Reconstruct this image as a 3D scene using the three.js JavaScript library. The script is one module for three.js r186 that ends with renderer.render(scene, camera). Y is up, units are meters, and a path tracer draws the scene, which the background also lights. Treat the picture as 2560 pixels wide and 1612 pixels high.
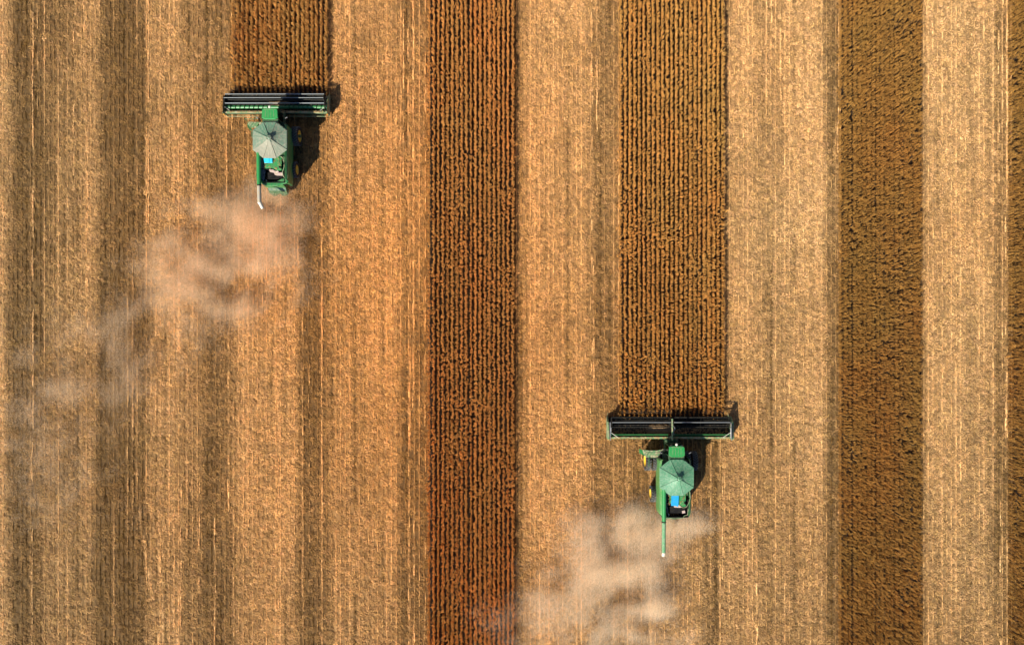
import * as THREE from 'three';
import { Sky } from 'three/addons/objects/Sky.js';
import { mergeGeometries, toCreasedNormals } from 'three/addons/utils/BufferGeometryUtils.js';
import { RoundedBoxGeometry } from 'three/addons/geometries/RoundedBoxGeometry.js';

// ---------------------------------------------------------------- camera, sky, sun, exposure
const EYE = 75, S = 0.0432;                       // drone height, metres per photo pixel on the ground
const scene = new THREE.Scene();
const camera = new THREE.PerspectiveCamera(2 * Math.atan(806 * S / EYE) * 180 / Math.PI, 2560 / 1612, 1, 9000);
camera.position.set(0, EYE, 0); camera.up.set(0, 0, -1); camera.lookAt(0, 0, 0);
const renderer = new THREE.WebGLRenderer({ antialias: true });
renderer.toneMapping = THREE.LinearToneMapping; renderer.toneMappingExposure = 1.88;
renderer.shadowMap.enabled = true;
const SUN = new THREE.Vector3(-0.77, 1, 1.08).normalize();
const sky = new Sky(); sky.name = 'sky'; sky.scale.setScalar(8000);
Object.assign(sky.userData, { kind: 'structure' });
const U = sky.material.uniforms;
U.sunPosition.value.copy(SUN); U.turbidity.value = 4; U.rayleigh.value = 1; U.mieCoefficient.value = 0.004;
scene.add(sky); scene.environmentIntensity = 0.1;
const sun = new THREE.DirectionalLight(new THREE.Color(1, 0.93, 0.8), 4.6);
sun.name = 'sun'; sun.position.copy(SUN).multiplyScalar(150); sun.target.position.set(0, 0, 0);
sun.castShadow = true; sun.shadow.radius = 1; sun.shadow.mapSize.set(4096, 4096);
Object.assign(sun.shadow.camera, { left: -75, right: 75, top: 60, bottom: -60, near: 10, far: 400 });
scene.add(sun, sun.target);

// ---------------------------------------------------------------- helpers
function rng(seed) { let a = seed >>> 0; return () => { a = (a + 0x6d2b79f5) | 0; let t = Math.imul(a ^ (a >>> 15), 1 | a); t = (t + Math.imul(t ^ (t >>> 7), 61 | t)) ^ t; return ((t ^ (t >>> 14)) >>> 0) / 4294967296; }; }
const clamp = (x, a = 0, b = 1) => Math.min(b, Math.max(a, x)), lerp = (a, b, t) => a + (b - a) * t;
const smooth = (a, b, x) => { const t = clamp((x - a) / (b - a)); return t * t * (3 - 2 * t); };
function hash(x, y, k) { let h = Math.imul(x, 374761393) ^ Math.imul(y, 668265263) ^ Math.imul(k, 1274126177); h = Math.imul(h ^ (h >>> 13), 1274126177); return ((h ^ (h >>> 16)) >>> 0) / 4294967296; }
function noise(x, y, k = 0) {
  const ix = Math.floor(x), iy = Math.floor(y); let u = x - ix, v = y - iy; u = u * u * (3 - 2 * u); v = v * v * (3 - 2 * v);
  return lerp(lerp(hash(ix, iy, k), hash(ix + 1, iy, k), u), lerp(hash(ix, iy + 1, k), hash(ix + 1, iy + 1, k), u), v);
}
const fbm = (x, y, k = 0, n = 4) => { let s = 0, a = 0.5, t = 0; for (let i = 0; i < n; i++, a *= 0.5, x *= 2.03, y *= 2.03) { s += a * noise(x, y, k + i * 17); t += a; } return s / t; };
const lin = (r, g, b) => new THREE.Color().setRGB(r / 255, g / 255, b / 255, THREE.SRGBColorSpace);
const used = {};
function named(name) { const n = used[name] = (used[name] ?? -1) + 1; return n ? `${name}_${String(n).padStart(3, '0')}` : name; }
function tag(o, label, category, kind, group) { o.userData = {}; if (label) o.userData.label = label; if (category) o.userData.category = category; if (kind) o.userData.kind = kind; if (group) o.userData.group = group; return o; }
// photo pixel (2560 wide) at height h -> world
const PX = (px, h = 0) => (px - 1280) * S * (EYE - h) / EYE, PZ = (py, h = 0) => (py - 806) * S * (EYE - h) / EYE;

// triangles with a tone of their own
class Soup {
  constructor() { this.p = []; this.c = []; }
  tri(a, b, c, t) { this.p.push(...a, ...b, ...c); for (let i = 0; i < 3; i++) this.c.push(...t); }
  quad(a, b, c, d, t) { this.tri(a, b, c, t); this.tri(a, c, d, t); }
  geometry() { const g = new THREE.BufferGeometry(); g.setAttribute('position', new THREE.Float32BufferAttribute(this.p, 3)); g.setAttribute('color', new THREE.Float32BufferAttribute(this.c, 3)); g.computeVertexNormals(); return g; }
}

// ---------------------------------------------------------------- the field: how pale the straw lies, read off the photograph
// positions along the top edge of the photograph in units of 1/2408 of its width; every row is one line across the field
const LINES = [
  [0, [0, .7, 28, .7, 34, .22, 72, .28, 90, .3, 110, .42, 160, .5, 190, .64, 235, .62, 245, .35, 255, .26, 340, .33, 352, .62, 380, .72, 425, .66, 440, .5, 545, .45, 552, .3, 768, .3, 774, .7, 800, .74, 930, .72, 940, .5, 1000, .45, 1006, .25, 1214, .25, 1220, .6, 1238, .76, 1380, .76, 1390, .5, 1455, .5, 1460, .25, 1704, .25, 1708, .6, 1720, .85, 1770, .76, 1790, .6, 1850, .68, 1870, .92, 1925, .95, 1932, .42, 1975, .38, 1980, .25, 2170, .25, 2174, .7, 2190, .75, 2300, .8, 2335, .82, 2345, .48, 2372, .48, 2380, .25, 2700, .25]],
  [380, [0, .68, 20, .65, 35, .3, 100, .33, 115, .45, 150, .5, 180, .6, 235, .66, 245, .28, 345, .28, 355, .66, 440, .66, 460, .5, 545, .4, 552, .45, 765, .42, 775, .74, 870, .72, 930, .8, 940, .52, 1000, .48, 1006, .25, 1214, .25, 1220, .7, 1240, .8, 1300, .73, 1380, .73, 1392, .5, 1455, .45, 1460, .25, 1704, .25, 1710, .7, 1760, .76, 1800, .6, 1860, .7, 1880, .9, 1935, .92, 1945, .42, 1975, .38, 1980, .25, 2170, .25, 2174, .68, 2200, .76, 2330, .8, 2345, .48, 2372, .48, 2380, .25, 2700, .25]],
  [760, [0, .65, 15, .6, 22, .22, 110, .25, 120, .5, 210, .66, 228, .62, 236, .27, 350, .3, 362, .6, 368, .72, 440, .66, 480, .4, 545, .33, 552, .66, 600, .62, 690, .74, 700, .72, 706, .27, 760, .33, 775, .64, 850, .76, 930, .82, 938, .48, 1000, .43, 1006, .25, 1214, .25, 1220, .65, 1250, .72, 1380, .72, 1392, .48, 1455, .43, 1460, .25, 1704, .25, 1710, .58, 1750, .73, 1800, .6, 1880, .73, 1935, .88, 1942, .42, 1975, .38, 1980, .25, 2170, .25, 2174, .7, 2330, .77, 2345, .48, 2372, .45, 2380, .25, 2700, .25]],
  [1140, [0, .62, 18, .57, 25, .28, 70, .33, 100, .5, 160, .5, 215, .64, 228, .28, 340, .26, 350, .5, 362, .72, 400, .66, 440, .5, 480, .4, 540, .36, 552, .66, 690, .74, 700, .66, 708, .32, 765, .35, 775, .62, 850, .62, 930, .7, 938, .36, 1000, .38, 1006, .25, 1214, .25, 1220, .65, 1300, .74, 1378, .74, 1390, .5, 1455, .5, 1470, .48, 1700, .45, 1712, .66, 1800, .56, 1870, .66, 1935, .8, 1945, .38, 1975, .38, 1980, .25, 2170, .25, 2174, .62, 2200, .66, 2330, .7, 2345, .33, 2372, .33, 2380, .25, 2700, .25]],
  [1516, [0, .7, 22, .66, 30, .26, 90, .25, 105, .5, 215, .56, 225, .28, 300, .16, 330, .33, 360, .62, 400, .66, 440, .6, 470, .42, 540, .33, 552, .62, 690, .67, 700, .29, 765, .29, 775, .5, 850, .52, 900, .64, 930, .64, 940, .35, 1000, .38, 1006, .25, 1214, .25, 1220, .6, 1300, .67, 1390, .5, 1455, .5, 1560, .55, 1655, .62, 1668, .26, 1702, .3, 1712, .55, 1800, .55, 1870, .62, 1930, .72, 1942, .37, 1975, .38, 1980, .25, 2170, .25, 2174, .56, 2250, .52, 2330, .62, 2345, .27, 2372, .32, 2380, .25, 2700, .25]],
];
function along(list, x) {
  if (x <= list[0]) return list[1];
  for (let i = 2; i < list.length; i += 2) if (x < list[i]) return lerp(list[i - 1], list[i + 1], (x - list[i - 2]) / (list[i] - list[i - 2]));
  return list[list.length - 1];
}
const ROW = 0.5;                                   // drill rows, metres
// pale lines of bare stalks: [x, from, to, strength] in the same units
const PALE = [[77, -200, 1000, .9], [75, 1000, 1720, .5], [88, -200, 300, .3], [349, -200, 520, .75], [173, 60, 420, .5], [197, -200, 150, .4], [206, 300, 760, .5], [235, -200, 300, .35], [366, 640, 1000, .6], [300, 620, 1300, .45], [312, 600, 1250, .7], [533, 240, 470, .8], [545, -200, 300, .4], [700, 500, 760, .3], [617, 470, 720, .3], [712, 640, 1520, .4], [757, 500, 1520, .6], [727, 700, 1300, .35], [949, -200, 420, .45], [960, -200, 600, .6], [972, -200, 1000, .85], [962, 700, 1720, .5], [973, 1000, 1720, .7], [1000, -200, 1720, .45], [1392, -200, 900, .4], [1404, -200, 300, .5], [1396, 400, 1250, .35], [1455, -200, 950, .35], [1803, -200, 230, .8], [1814, -200, 200, .6], [1836, 20, 230, .6], [1761, -200, 230, .4], [1970, 250, 600, .6], [1973, -200, 300, .4], [1905, 1000, 1600, .2], [1770, 1200, 1520, .4], [1780, 1300, 1520, .35], [2181, -200, 130, .55], [2193, -200, 120, .4], [2349, -200, 420, .5], [2358, -200, 400, .35], [2369, -200, 420, .85], [2378, -200, 420, .8], [2353, 1100, 1520, .6], [2366, 500, 1100, .4], [425, 1150, 1520, .7], [468, 1150, 1400, .6], [549, 900, 1520, .45], [505, 1200, 1520, .5], [655, 900, 1500, .25], [1780, 600, 1500, .2], [1700, 1050, 1500, .3], [398, 1000, 1300, .4], [440, 850, 1300, .45], [537, 780, 1200, .5], [1645, 1150, 1500, .4]];
const BENT = [[[325, 1200], [345, 1330], [362, 1420], [376, 1560], .7], [[352, 1180], [372, 1300], [380, 1400], [384, 1560], .8], [[318, 1080], [330, 1220], [345, 1330], [352, 1400], .6], [[398, 1400], [410, 1460], [420, 1560], [424, 1600], .6]];
const W0 = 68, D0 = 46, NX = 2048, NZ = 1386;      // half size of the field that is written out, its map
const toneMap = new Float32Array(NX * NZ), hueMap = new Float32Array(NX * NZ), rowLift = new Float32Array(NX * NZ);
for (let j = 0; j < NZ; j++) {
  const z = (j + .5) / NZ * 2 * D0 - D0;
  for (let i = 0; i < NX; i++) {
    const x = (i + .5) / NX * 2 * W0 - W0, dx = 1204 + x / S * 0.940625, dy = 758 + z / S * 0.940625;
    const wx = dx + 14 * (fbm(x * .9, z * .35, 3) - .5) + 11 * (fbm(x * 2.6, z * 1.5, 5) - .5), k = clamp(dy / 380, 0, 3.999), q = Math.min(3, Math.floor(k));
    let t = 0; for (const o of [-8, 0, 8]) t += lerp(along(LINES[q][1], wx + o), along(LINES[q + 1][1], wx + o), k - q) / 3;
    t += .24 * (fbm(x * .16, z * .07, 31) - .5) + .2 * (fbm(x * .8, z * .3, 37) - .5);
    // drill rows: each with its own strength, fading in and out
    const r = Math.round(x / ROW), off = x / ROW - r, rs = (hash(r, 7, 1) - .5) * smooth(.35, .65, noise(r * 3.7, z * .12, 9));
    let line = rs * .95 * Math.exp(-off * off * 18);
    for (const [lx, y0, y1, s] of PALE) { const d = Math.abs(dx + 1.6 * (noise(3, z * .3, lx) - .5) - lx); if (d < 7 && dy > y0 - 20 && dy < y1 + 20) line += s * .45 * Math.exp(-d * d / 4.2) * smooth(y0 - 20, y0 + 30, dy) * (1 - smooth(y1 - 40, y1 + 20, dy)) * (.55 + .45 * smooth(.3, .6, noise(lx, z * .5, 13))); }
    if (dx < 440 && dy > 1050) for (const b of BENT) {
      for (let m = 0; m < 3; m++) if (dy >= b[m][1] && dy < b[m + 1][1]) { const d = dx - lerp(b[m][0], b[m + 1][0], (dy - b[m][1]) / (b[m + 1][1] - b[m][1])); line += b[4] * .55 * Math.exp(-d * d / 9); }
    }
    const n = j * NX + i;
    toneMap[n] = clamp(t + line, .02, 1.1); rowLift[n] = line;
    // 0 grey-olive, .5 tan, 1 orange
    const c = Math.exp(-(((dx - 960) / 520) ** 2) - (((dy - 720) / 900) ** 2));
    hueMap[n] = clamp(.2 + .8 * c + .35 * (fbm(x * .1 + 9, z * .1, 41) - .5));
  }
}
const cell = (x, z) => clamp(Math.floor((z + D0) / (2 * D0) * NZ), 0, NZ - 1) * NX + clamp(Math.floor((x + W0) / (2 * W0) * NX), 0, NX - 1);
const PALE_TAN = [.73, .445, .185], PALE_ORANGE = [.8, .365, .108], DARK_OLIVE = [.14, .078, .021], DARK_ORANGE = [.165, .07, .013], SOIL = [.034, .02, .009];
function strawColor(x, z, out, bias = 0) {
  const n = cell(x, z), t = clamp(toneMap[n] + bias), h = hueMap[n], p = clamp(t * 1.2 - .16);
  for (let i = 0; i < 3; i++) out[i] = lerp(lerp(DARK_OLIVE[i], DARK_ORANGE[i], h), lerp(PALE_TAN[i], PALE_ORANGE[i], h), p);
  return out;
}
const STRIPS = [
  { x0: 580, n: 21, z0: -46, z1: -24.3, tint: [.68, .365, .1], wide: 1, label: 'short strip of ripe soybean rows ahead of the upper left combine' },
  { x0: 1072, n: 19, z0: -46, z1: 46, tint: [.75, .365, .095], wide: 1, label: 'uncut reddish brown soybean strip running full height between the two combines' },
  { x0: 1552, n: 23, z0: -46, z1: 10.35, tint: [.74, .4, .105], wide: 1.08, label: 'golden brown soybean strip ahead of the lower right combine' },
  { x0: 2105, n: 18, z0: -46, z1: 46, tint: [.5, .258, .06], wide: 1.25, label: 'dense olive brown soybean strip right of the lower combine, rows half closed' },
  { x0: 2533, n: 15, z0: -46, z1: 46, tint: [.46, .238, .055], wide: 1.25, label: 'uncut soybean strip cut off by the right edge of the photo' },
];
const inStrip = (x, z, pad = 0) => STRIPS.some((st) => z < st.z1 + .25 && z > st.z0 - 2 && x > PX(st.x0, 0) - pad && x < PX(st.x0 + 11.65 * (st.n - 1), 0) + pad);
// ground: one sheet to the horizon; the written field in its middle, mirrored on and on beyond
{
  const px = new Uint8Array(NX * NZ * 4), bp = new Uint8Array(1024 * 1024 * 4), c = [0, 0, 0], enc = (v) => 255 * (v <= .0031308 ? v * 12.92 : 1.055 * Math.pow(v, 1 / 2.4) - .055);
  for (let j = 0; j < NZ; j++) for (let i = 0; i < NX; i++) {
    const x = (i + .5) / NX * 2 * W0 - W0, z = (j + .5) / NZ * 2 * D0 - D0, g = hash(i, j, 77), cl = noise(x * 5, z * 3.2, 91), n = (j * NX + i) * 4;
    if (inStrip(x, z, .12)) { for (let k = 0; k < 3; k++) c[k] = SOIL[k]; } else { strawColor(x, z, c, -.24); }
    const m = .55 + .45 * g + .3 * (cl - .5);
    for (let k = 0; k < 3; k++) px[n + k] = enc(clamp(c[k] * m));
    px[n + 3] = 255;
  }
  for (let j = 0; j < 1024; j++) for (let i = 0; i < 1024; i++) {
    const x = i / 1024 * 32, z = j / 1024 * 32, n = (j * 1024 + i) * 4, v = 255 * clamp(.55 * fbm(x * 3, z * 2, 101, 4) + .25 * (.5 + .5 * Math.cos(2 * Math.PI * x / ROW)) + .2 * hash(i, j, 55));
    bp[n] = bp[n + 1] = bp[n + 2] = v; bp[n + 3] = 255;
  }
  const map = new THREE.DataTexture(px, NX, NZ); map.colorSpace = THREE.SRGBColorSpace; map.wrapS = map.wrapT = THREE.MirroredRepeatWrapping; map.magFilter = THREE.LinearFilter; map.needsUpdate = true;
  const bump = new THREE.DataTexture(bp, 1024, 1024); bump.wrapS = bump.wrapT = THREE.RepeatWrapping; bump.magFilter = THREE.LinearFilter; bump.needsUpdate = true;
  bump.repeat.set(2 * W0 / 32, 2 * D0 / 32);
  const R = 4000, g = new THREE.BufferGeometry();
  g.setAttribute('position', new THREE.Float32BufferAttribute([-R, 0, -R, -R, 0, R, R, 0, R, R, 0, -R], 3));
  const u = (x) => (x + W0) / (2 * W0), v = (z) => (z + D0) / (2 * D0);
  g.setAttribute('uv', new THREE.Float32BufferAttribute([u(-R), v(-R), u(-R), v(R), u(R), v(R), u(R), v(-R)], 2));
  g.setAttribute('normal', new THREE.Float32BufferAttribute([0, 1, 0, 0, 1, 0, 0, 1, 0, 0, 1, 0], 3)); g.setIndex([0, 1, 2, 0, 2, 3]);
  const o = new THREE.Mesh(g, new THREE.MeshStandardMaterial({ map, bumpMap: bump, bumpScale: .09, roughness: 1 }));
  o.name = 'ground'; o.receiveShadow = true; tag(o, 'harvested field soil striped with pale chaff and dark stubble', null, 'structure'); scene.add(o);
}

// ---------------------------------------------------------------- standing soybeans: five strips of drilled rows
const plantMaterial = new THREE.MeshPhysicalMaterial({ vertexColors: true, roughness: .95, side: THREE.DoubleSide, transmission: .18, thickness: 0, specularIntensity: .3 });
function makePlant(seed, wide) {
  const r = rng(seed), s = new Soup(), v = (x, y, z) => [x, y, z];
  for (let k = 0; k < 4; k++) {                       // stems
    const a = r() * 6.283, lean = .05 + .13 * r(), h = .68 + .34 * r(), bx = (r() - .5) * .05, bz = (r() - .5) * .14, tx = bx + Math.cos(a) * lean * wide, tz = bz + Math.sin(a) * lean, w = .011, t = [.9, .86, .8];
    for (const d of [0, 2.1, 4.2]) { const c = Math.cos(d) * w, e = Math.sin(d) * w, c2 = Math.cos(d + 2.1) * w, e2 = Math.sin(d + 2.1) * w; s.quad(v(bx + c, 0, bz + e), v(bx + c2, 0, bz + e2), v(tx + c2 * .5, h, tz + e2 * .5), v(tx + c * .5, h, tz + e * .5), t); }
    for (let i = 0; i < 15; i++) {                     // pods and curled dry leaves along the stem
      const f = .22 + .82 * Math.sqrt(r()), leaf = r() < .38, L = leaf ? .05 + .05 * r() : .045 + .03 * r(), w2 = leaf ? L * (.4 + .25 * r()) : .011 + .005 * r(), yaw = r() * 6.283, pitch = (r() - .35) * 1.4;
      const px = lerp(bx, tx, f) + (r() - .5) * .07 * wide, py = h * f, pz = lerp(bz, tz, f) + (r() - .5) * .08, cx = Math.cos(yaw) * Math.cos(pitch), cy = Math.sin(pitch), cz = Math.sin(yaw) * Math.cos(pitch), sx = -Math.sin(yaw), sz = Math.cos(yaw), up = .012 + .012 * r();
      const q = .62 + .6 * r(), t = leaf ? [q, q * .98, q * .9] : [q * 1.08, q * 1.05, q];
      const A = v(px, py, pz), B = v(px + cx * L, py + cy * L, pz + cz * L), m = [px + cx * L * .5, py + cy * L * .5, pz + cz * L * .5], C = v(m[0] + sx * w2, m[1] + up, m[2] + sz * w2), D = v(m[0] - sx * w2, m[1] + up, m[2] - sz * w2), E = v(m[0], m[1] - up, m[2]);
      s.tri(A, C, E, t); s.tri(C, B, E, t); s.tri(A, E, D, t); s.tri(E, B, D, t); if (!leaf) { s.tri(A, C, D, t); s.tri(C, B, D, t); }
    }
  }
  return s.geometry();
}
const plants = [1, 2, 3, 4, 5, 6].map((k) => makePlant(k * 97, 1)), widePlants = [1, 2, 3, 4].map((k) => makePlant(k * 131, 1.5));
{
  const m4 = new THREE.Matrix4(), q = new THREE.Quaternion(), e = new THREE.Euler(), p = new THREE.Vector3(), sc = new THREE.Vector3(), col = new THREE.Color();
  STRIPS.forEach((st, si) => {
    const root = new THREE.Group(); root.name = named('crop_strip'); tag(root, st.label, 'crop strip', null, null);
    root.position.set(PX(st.x0 + 11.65 * (st.n - 1) / 2, .7), 0, (st.z0 + st.z1) / 2); scene.add(root);
    for (let k = 0; k < st.n; k++) {
      const r = rng(1000 + si * 100 + k), x0 = PX(st.x0 + 11.65 * k, .7), list = [];
      const gap = st.wide > 1.2 ? .125 : .085;
      const vigour = .85 + .3 * r();
      for (let z = st.z0 + r() * .1; z < st.z1 + .35 * (r() - .6); z += gap * (.7 + .6 * r())) list.push(z);
      const geo = st.wide > 1.2 ? widePlants[Math.floor(r() * 4)] : plants[Math.floor(r() * 6)];
      const im = new THREE.InstancedMesh(geo, plantMaterial, list.length); im.name = 'crop_row'; im.userData.kind = 'stuff'; im.castShadow = im.receiveShadow = true;
      list.forEach((z, i) => {
        const lod = (st.wide > 1.2 ? .6 : .35) * smooth(.58, .74, fbm(x0 * .35 + si, z * .22, 61, 3)), big = (.84 + .22 * fbm(x0 * 3.1, z * 1.1, 67, 3) + .16 * (r() - .5)) * lerp(vigour, 1, .5) * (st.z1 < 40 ? lerp(1, .5, smooth(st.z1 - 1.25, st.z1 - .45, z)) : 1);
        const edge = (k === 0 || k === st.n - 1) && r() < .1 ? (r() - .5) * .7 : 0;
        p.set(x0 + edge + (r() - .5) * (.05 + .18 * lod) * st.wide + .05 * (noise(k * 9.1, z * .9, 71) - .5) - root.position.x, -.01, z - root.position.z);
        e.set((r() - .5) * (.3 + .9 * lod), r() * 6.283, (r() - .5) * (.35 + .9 * lod) - .05); q.setFromEuler(e);
        sc.set(big * (.9 + .3 * r()) * (st.wide > 1.2 ? .5 : .4), big * (1.02 - .2 * lod), big * 1.0); im.setMatrixAt(i, m4.compose(p, q, sc));
        const b = .8 + .45 * r(), w = fbm(x0 * .3, z * .16, 83, 3) - .5, ed = (1 + w * .12);
        col.setRGB(st.tint[0] * b * ed, st.tint[1] * b * (1 - w * .1), st.tint[2] * b * (1 - w * .2)); im.setColorAt(i, col);
      });
      im.position.set(0, 0, 0); root.add(im);
    }
  });
}

// ---------------------------------------------------------------- loose straw and chaff, cut stubble
{
  const strawMat = new THREE.MeshPhysicalMaterial({ vertexColors: true, roughness: .9, side: THREE.DoubleSide, specularIntensity: .35 });
  const clumps = [];
  for (let k = 0; k < 8; k++) {
    const r = rng(500 + k), s = new Soup();
    for (let i = 0; i < 18; i++) {
      const L = .09 + .2 * r(), w = .01 + .015 * r(), a = r() * 6.283, x = (r() - .5) * .42, z = (r() - .5) * .42, y = .012 + .06 * r() * r(), up = (r() - .45) * .12, c = Math.cos(a), d = Math.sin(a), t = .68 + .56 * r(), tone = [t, t * (.96 + .06 * r()), t * (.88 + .2 * r())], b = (r() - .5) * .1;
      const A = [x - c * L / 2, y, z - d * L / 2], B = [x + c * L / 2, Math.max(.012, y + up), z + d * L / 2], M = [x - d * b, y + up * .5 + .03, z + c * b];
      s.quad([A[0] - d * w, A[1], A[2] + c * w], [A[0] + d * w, A[1], A[2] - c * w], [M[0] + d * w, M[1], M[2] - c * w], [M[0] - d * w, M[1] + .01, M[2] + c * w], tone);
      s.quad([M[0] - d * w, M[1] + .01, M[2] + c * w], [M[0] + d * w, M[1], M[2] - c * w], [B[0] + d * w * .6, B[1], B[2] - c * w * .6], [B[0] - d * w * .6, B[1], B[2] + c * w * .6], tone);
    }
    clumps.push(s.geometry());
  }
  const lists = clumps.map(() => []), r = rng(4242), step = .3, c = [0, 0, 0];
  for (let z = -44; z < 44; z += step) for (let x = -64; x < 64; x += step) {
    const px = x + (r() - .5) * step * 1.3, pz = z + (r() - .5) * step * 1.3, skip = r();
    if (inStrip(px, pz, .1)) continue;
    const t = toneMap[cell(px, pz)], line = rowLift[cell(px, pz)];
    if (skip > .3 + .8 * t + .35 * (noise(px * 3.4, pz * 2.1, 211) - .5) - Math.max(0, line) * 1.3) continue;
    strawColor(px, pz, c, .06);
    const big = .7 + .5 * r(), sh = (.55 + .75 * r()) * (.92 + .16 * noise(px * 2.6, pz * 1.7, 207));
    lists[Math.floor(r() * 8)].push([px, pz, r() * 6.283, big, c[0] * sh, c[1] * sh * (.97 + .06 * r()), c[2] * sh * (.93 + .14 * r())]);
  }
  const m4 = new THREE.Matrix4(), q = new THREE.Quaternion(), e = new THREE.Euler(), p = new THREE.Vector3(), sc = new THREE.Vector3(), col = new THREE.Color();
  const root = new THREE.Group(); root.name = 'straw_litter'; tag(root, 'loose tan straw and chaff strewn over the harvested bands', 'straw', 'stuff'); scene.add(root);
  lists.forEach((list, k) => {
    const im = new THREE.InstancedMesh(clumps[k], strawMat, list.length); im.name = 'straw'; im.userData.kind = 'stuff'; im.castShadow = im.receiveShadow = true;
    list.forEach((d, i) => { e.set(0, d[2], 0); q.setFromEuler(e); im.setMatrixAt(i, m4.compose(p.set(d[0], 0, d[1]), q, sc.set(d[3], d[3] * 1.3, d[3]))); im.setColorAt(i, col.setRGB(d[4], d[5], d[6])); });
    root.add(im);
  });
  // stubble: short cut stalks standing along the drill rows
  const stubs = [];
  for (let k = 0; k < 5; k++) {
    const rr = rng(900 + k), s = new Soup();
    for (let i = 0; i < 7; i++) {
      const x = (rr() - .5) * .07, z = (rr() - .5) * .5, h = .06 + .1 * rr(), lx = (rr() - .5) * .1, lz = (rr() - .5) * .12, w = .012 + .008 * rr(), t = .75 + .5 * rr(), tone = [t, t * .98, t * .94];
      for (const d of [0, 2.1, 4.2]) s.quad([x + Math.cos(d) * w, 0, z + Math.sin(d) * w], [x + Math.cos(d + 2.1) * w, 0, z + Math.sin(d + 2.1) * w], [x + lx + Math.cos(d + 2.1) * w, h, z + lz + Math.sin(d + 2.1) * w], [x + lx + Math.cos(d) * w, h, z + lz + Math.sin(d) * w], tone);
      s.tri([x + lx + w, h, z + lz], [x + lx - w, h, z + lz + w], [x + lx - w, h, z + lz - w], tone);
      const y = .02 + .03 * rr(), L = .16 + .2 * rr(); s.quad([x - .02, y, z - L], [x + .015, y + .01, z - L], [x + .02, y + .02, z + L], [x - .015, y, z + L], tone);
    }
    stubs.push(s.geometry());
  }
  const sl = stubs.map(() => []);
  for (let k = -128; k <= 128; k++) for (let z = -44; z < 44; z += .42) {
    const x = k * ROW + (r() - .5) * .05, zz = z + (r() - .5) * .2, n = cell(x, zz), rs = hash(k, 7, 1), skip = r();
    if (inStrip(x, zz, .1)) continue;
    if (skip > .35 + .4 * (1 - toneMap[n]) + rowLift[n] * 1.2) continue;
    strawColor(x, zz, c, .1 + (rs - .5) * .2); const sh = .75 + .5 * r();
    sl[Math.floor(r() * 5)].push([x, zz, r() < .5 ? 0 : Math.PI, .8 + .4 * r(), c[0] * sh, c[1] * sh, c[2] * sh]);
  }
  for (const [lx, y0, y1, str] of PALE) for (let dy = y0; dy < y1; dy += 4.2) {
    const z = (dy - 758) / .940625 * S, x = (lx - 1204) / .940625 * S + (r() - .5) * .1, n = cell(x, z), skip = r();
    if (inStrip(x, z, .05) || skip > str * (.05 + .5 * smooth(.3, .6, noise(lx, z * .5, 13)))) continue;
    strawColor(x, z, c, .18 + .25 * str); const sh = .85 + .4 * r(), q = r();
    sl[Math.floor(r() * 5)].push([x, z, r() < .5 ? 0 : Math.PI, 1.1 + .5 * q, c[0] * sh, c[1] * sh * 1.03, c[2] * sh * 1.1]);
  }
  const st = new THREE.Group(); st.name = 'stubble'; tag(st, 'short cut soybean stubble standing in drill rows', 'stubble', 'stuff'); scene.add(st);
  sl.forEach((list, k) => {
    const im = new THREE.InstancedMesh(stubs[k], strawMat, list.length); im.name = 'stubble_row'; im.userData.kind = 'stuff'; im.castShadow = im.receiveShadow = true;
    list.forEach((d, i) => { e.set(0, d[2], 0); q.setFromEuler(e); im.setMatrixAt(i, m4.compose(p.set(d[0], 0, d[1]), q, sc.setScalar(d[3]))); im.setColorAt(i, col.setRGB(d[4], d[5], d[6])); });
    st.add(im);
  });
}
// ---------------------------------------------------------------- combine harvesters (own axes: x right, -z forward, origin on the ground under the middle of the grain tank)
function grainMap(seed, base, over, share, fine = .12) {
  const n = 256, d = new Uint8Array(n * n * 4), enc = (v) => 255 * (v <= .0031308 ? v * 12.92 : 1.055 * Math.pow(v, 1 / 2.4) - .055);
  for (let j = 0; j < n; j++) for (let i = 0; i < n; i++) {
    const f = fbm(i / 22, j / 22, seed, 4), w = clamp(share * 1.5 * smooth(.38, .7, f) + share * .5 * (hash(i, j, seed) > .55 ? 1 : 0)), g = 1 + fine * (hash(i, j, seed + 3) - .5) * 2, k = (j * n + i) * 4;
    for (let c = 0; c < 3; c++) d[k + c] = enc(clamp(lerp(base[c], over[c], w) * g));
    d[k + 3] = 255;
  }
  const t = new THREE.DataTexture(d, n, n); t.colorSpace = THREE.SRGBColorSpace; t.wrapS = t.wrapT = THREE.RepeatWrapping; t.magFilter = THREE.LinearFilter; t.repeat.set(.7, .7); t.needsUpdate = true; return t;
}
const DUST = [.42, .33, .2];
const paint = (seed, base, share, rough = .42, opt = {}) => new THREE.MeshPhysicalMaterial({ map: grainMap(seed, base, opt.over ?? DUST, share, opt.fine ?? .1), roughness: rough, clearcoat: opt.coat ?? .25, clearcoatRoughness: .35, metalness: opt.metal ?? 0, specularIntensity: opt.spec ?? 1, side: THREE.DoubleSide });
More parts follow.
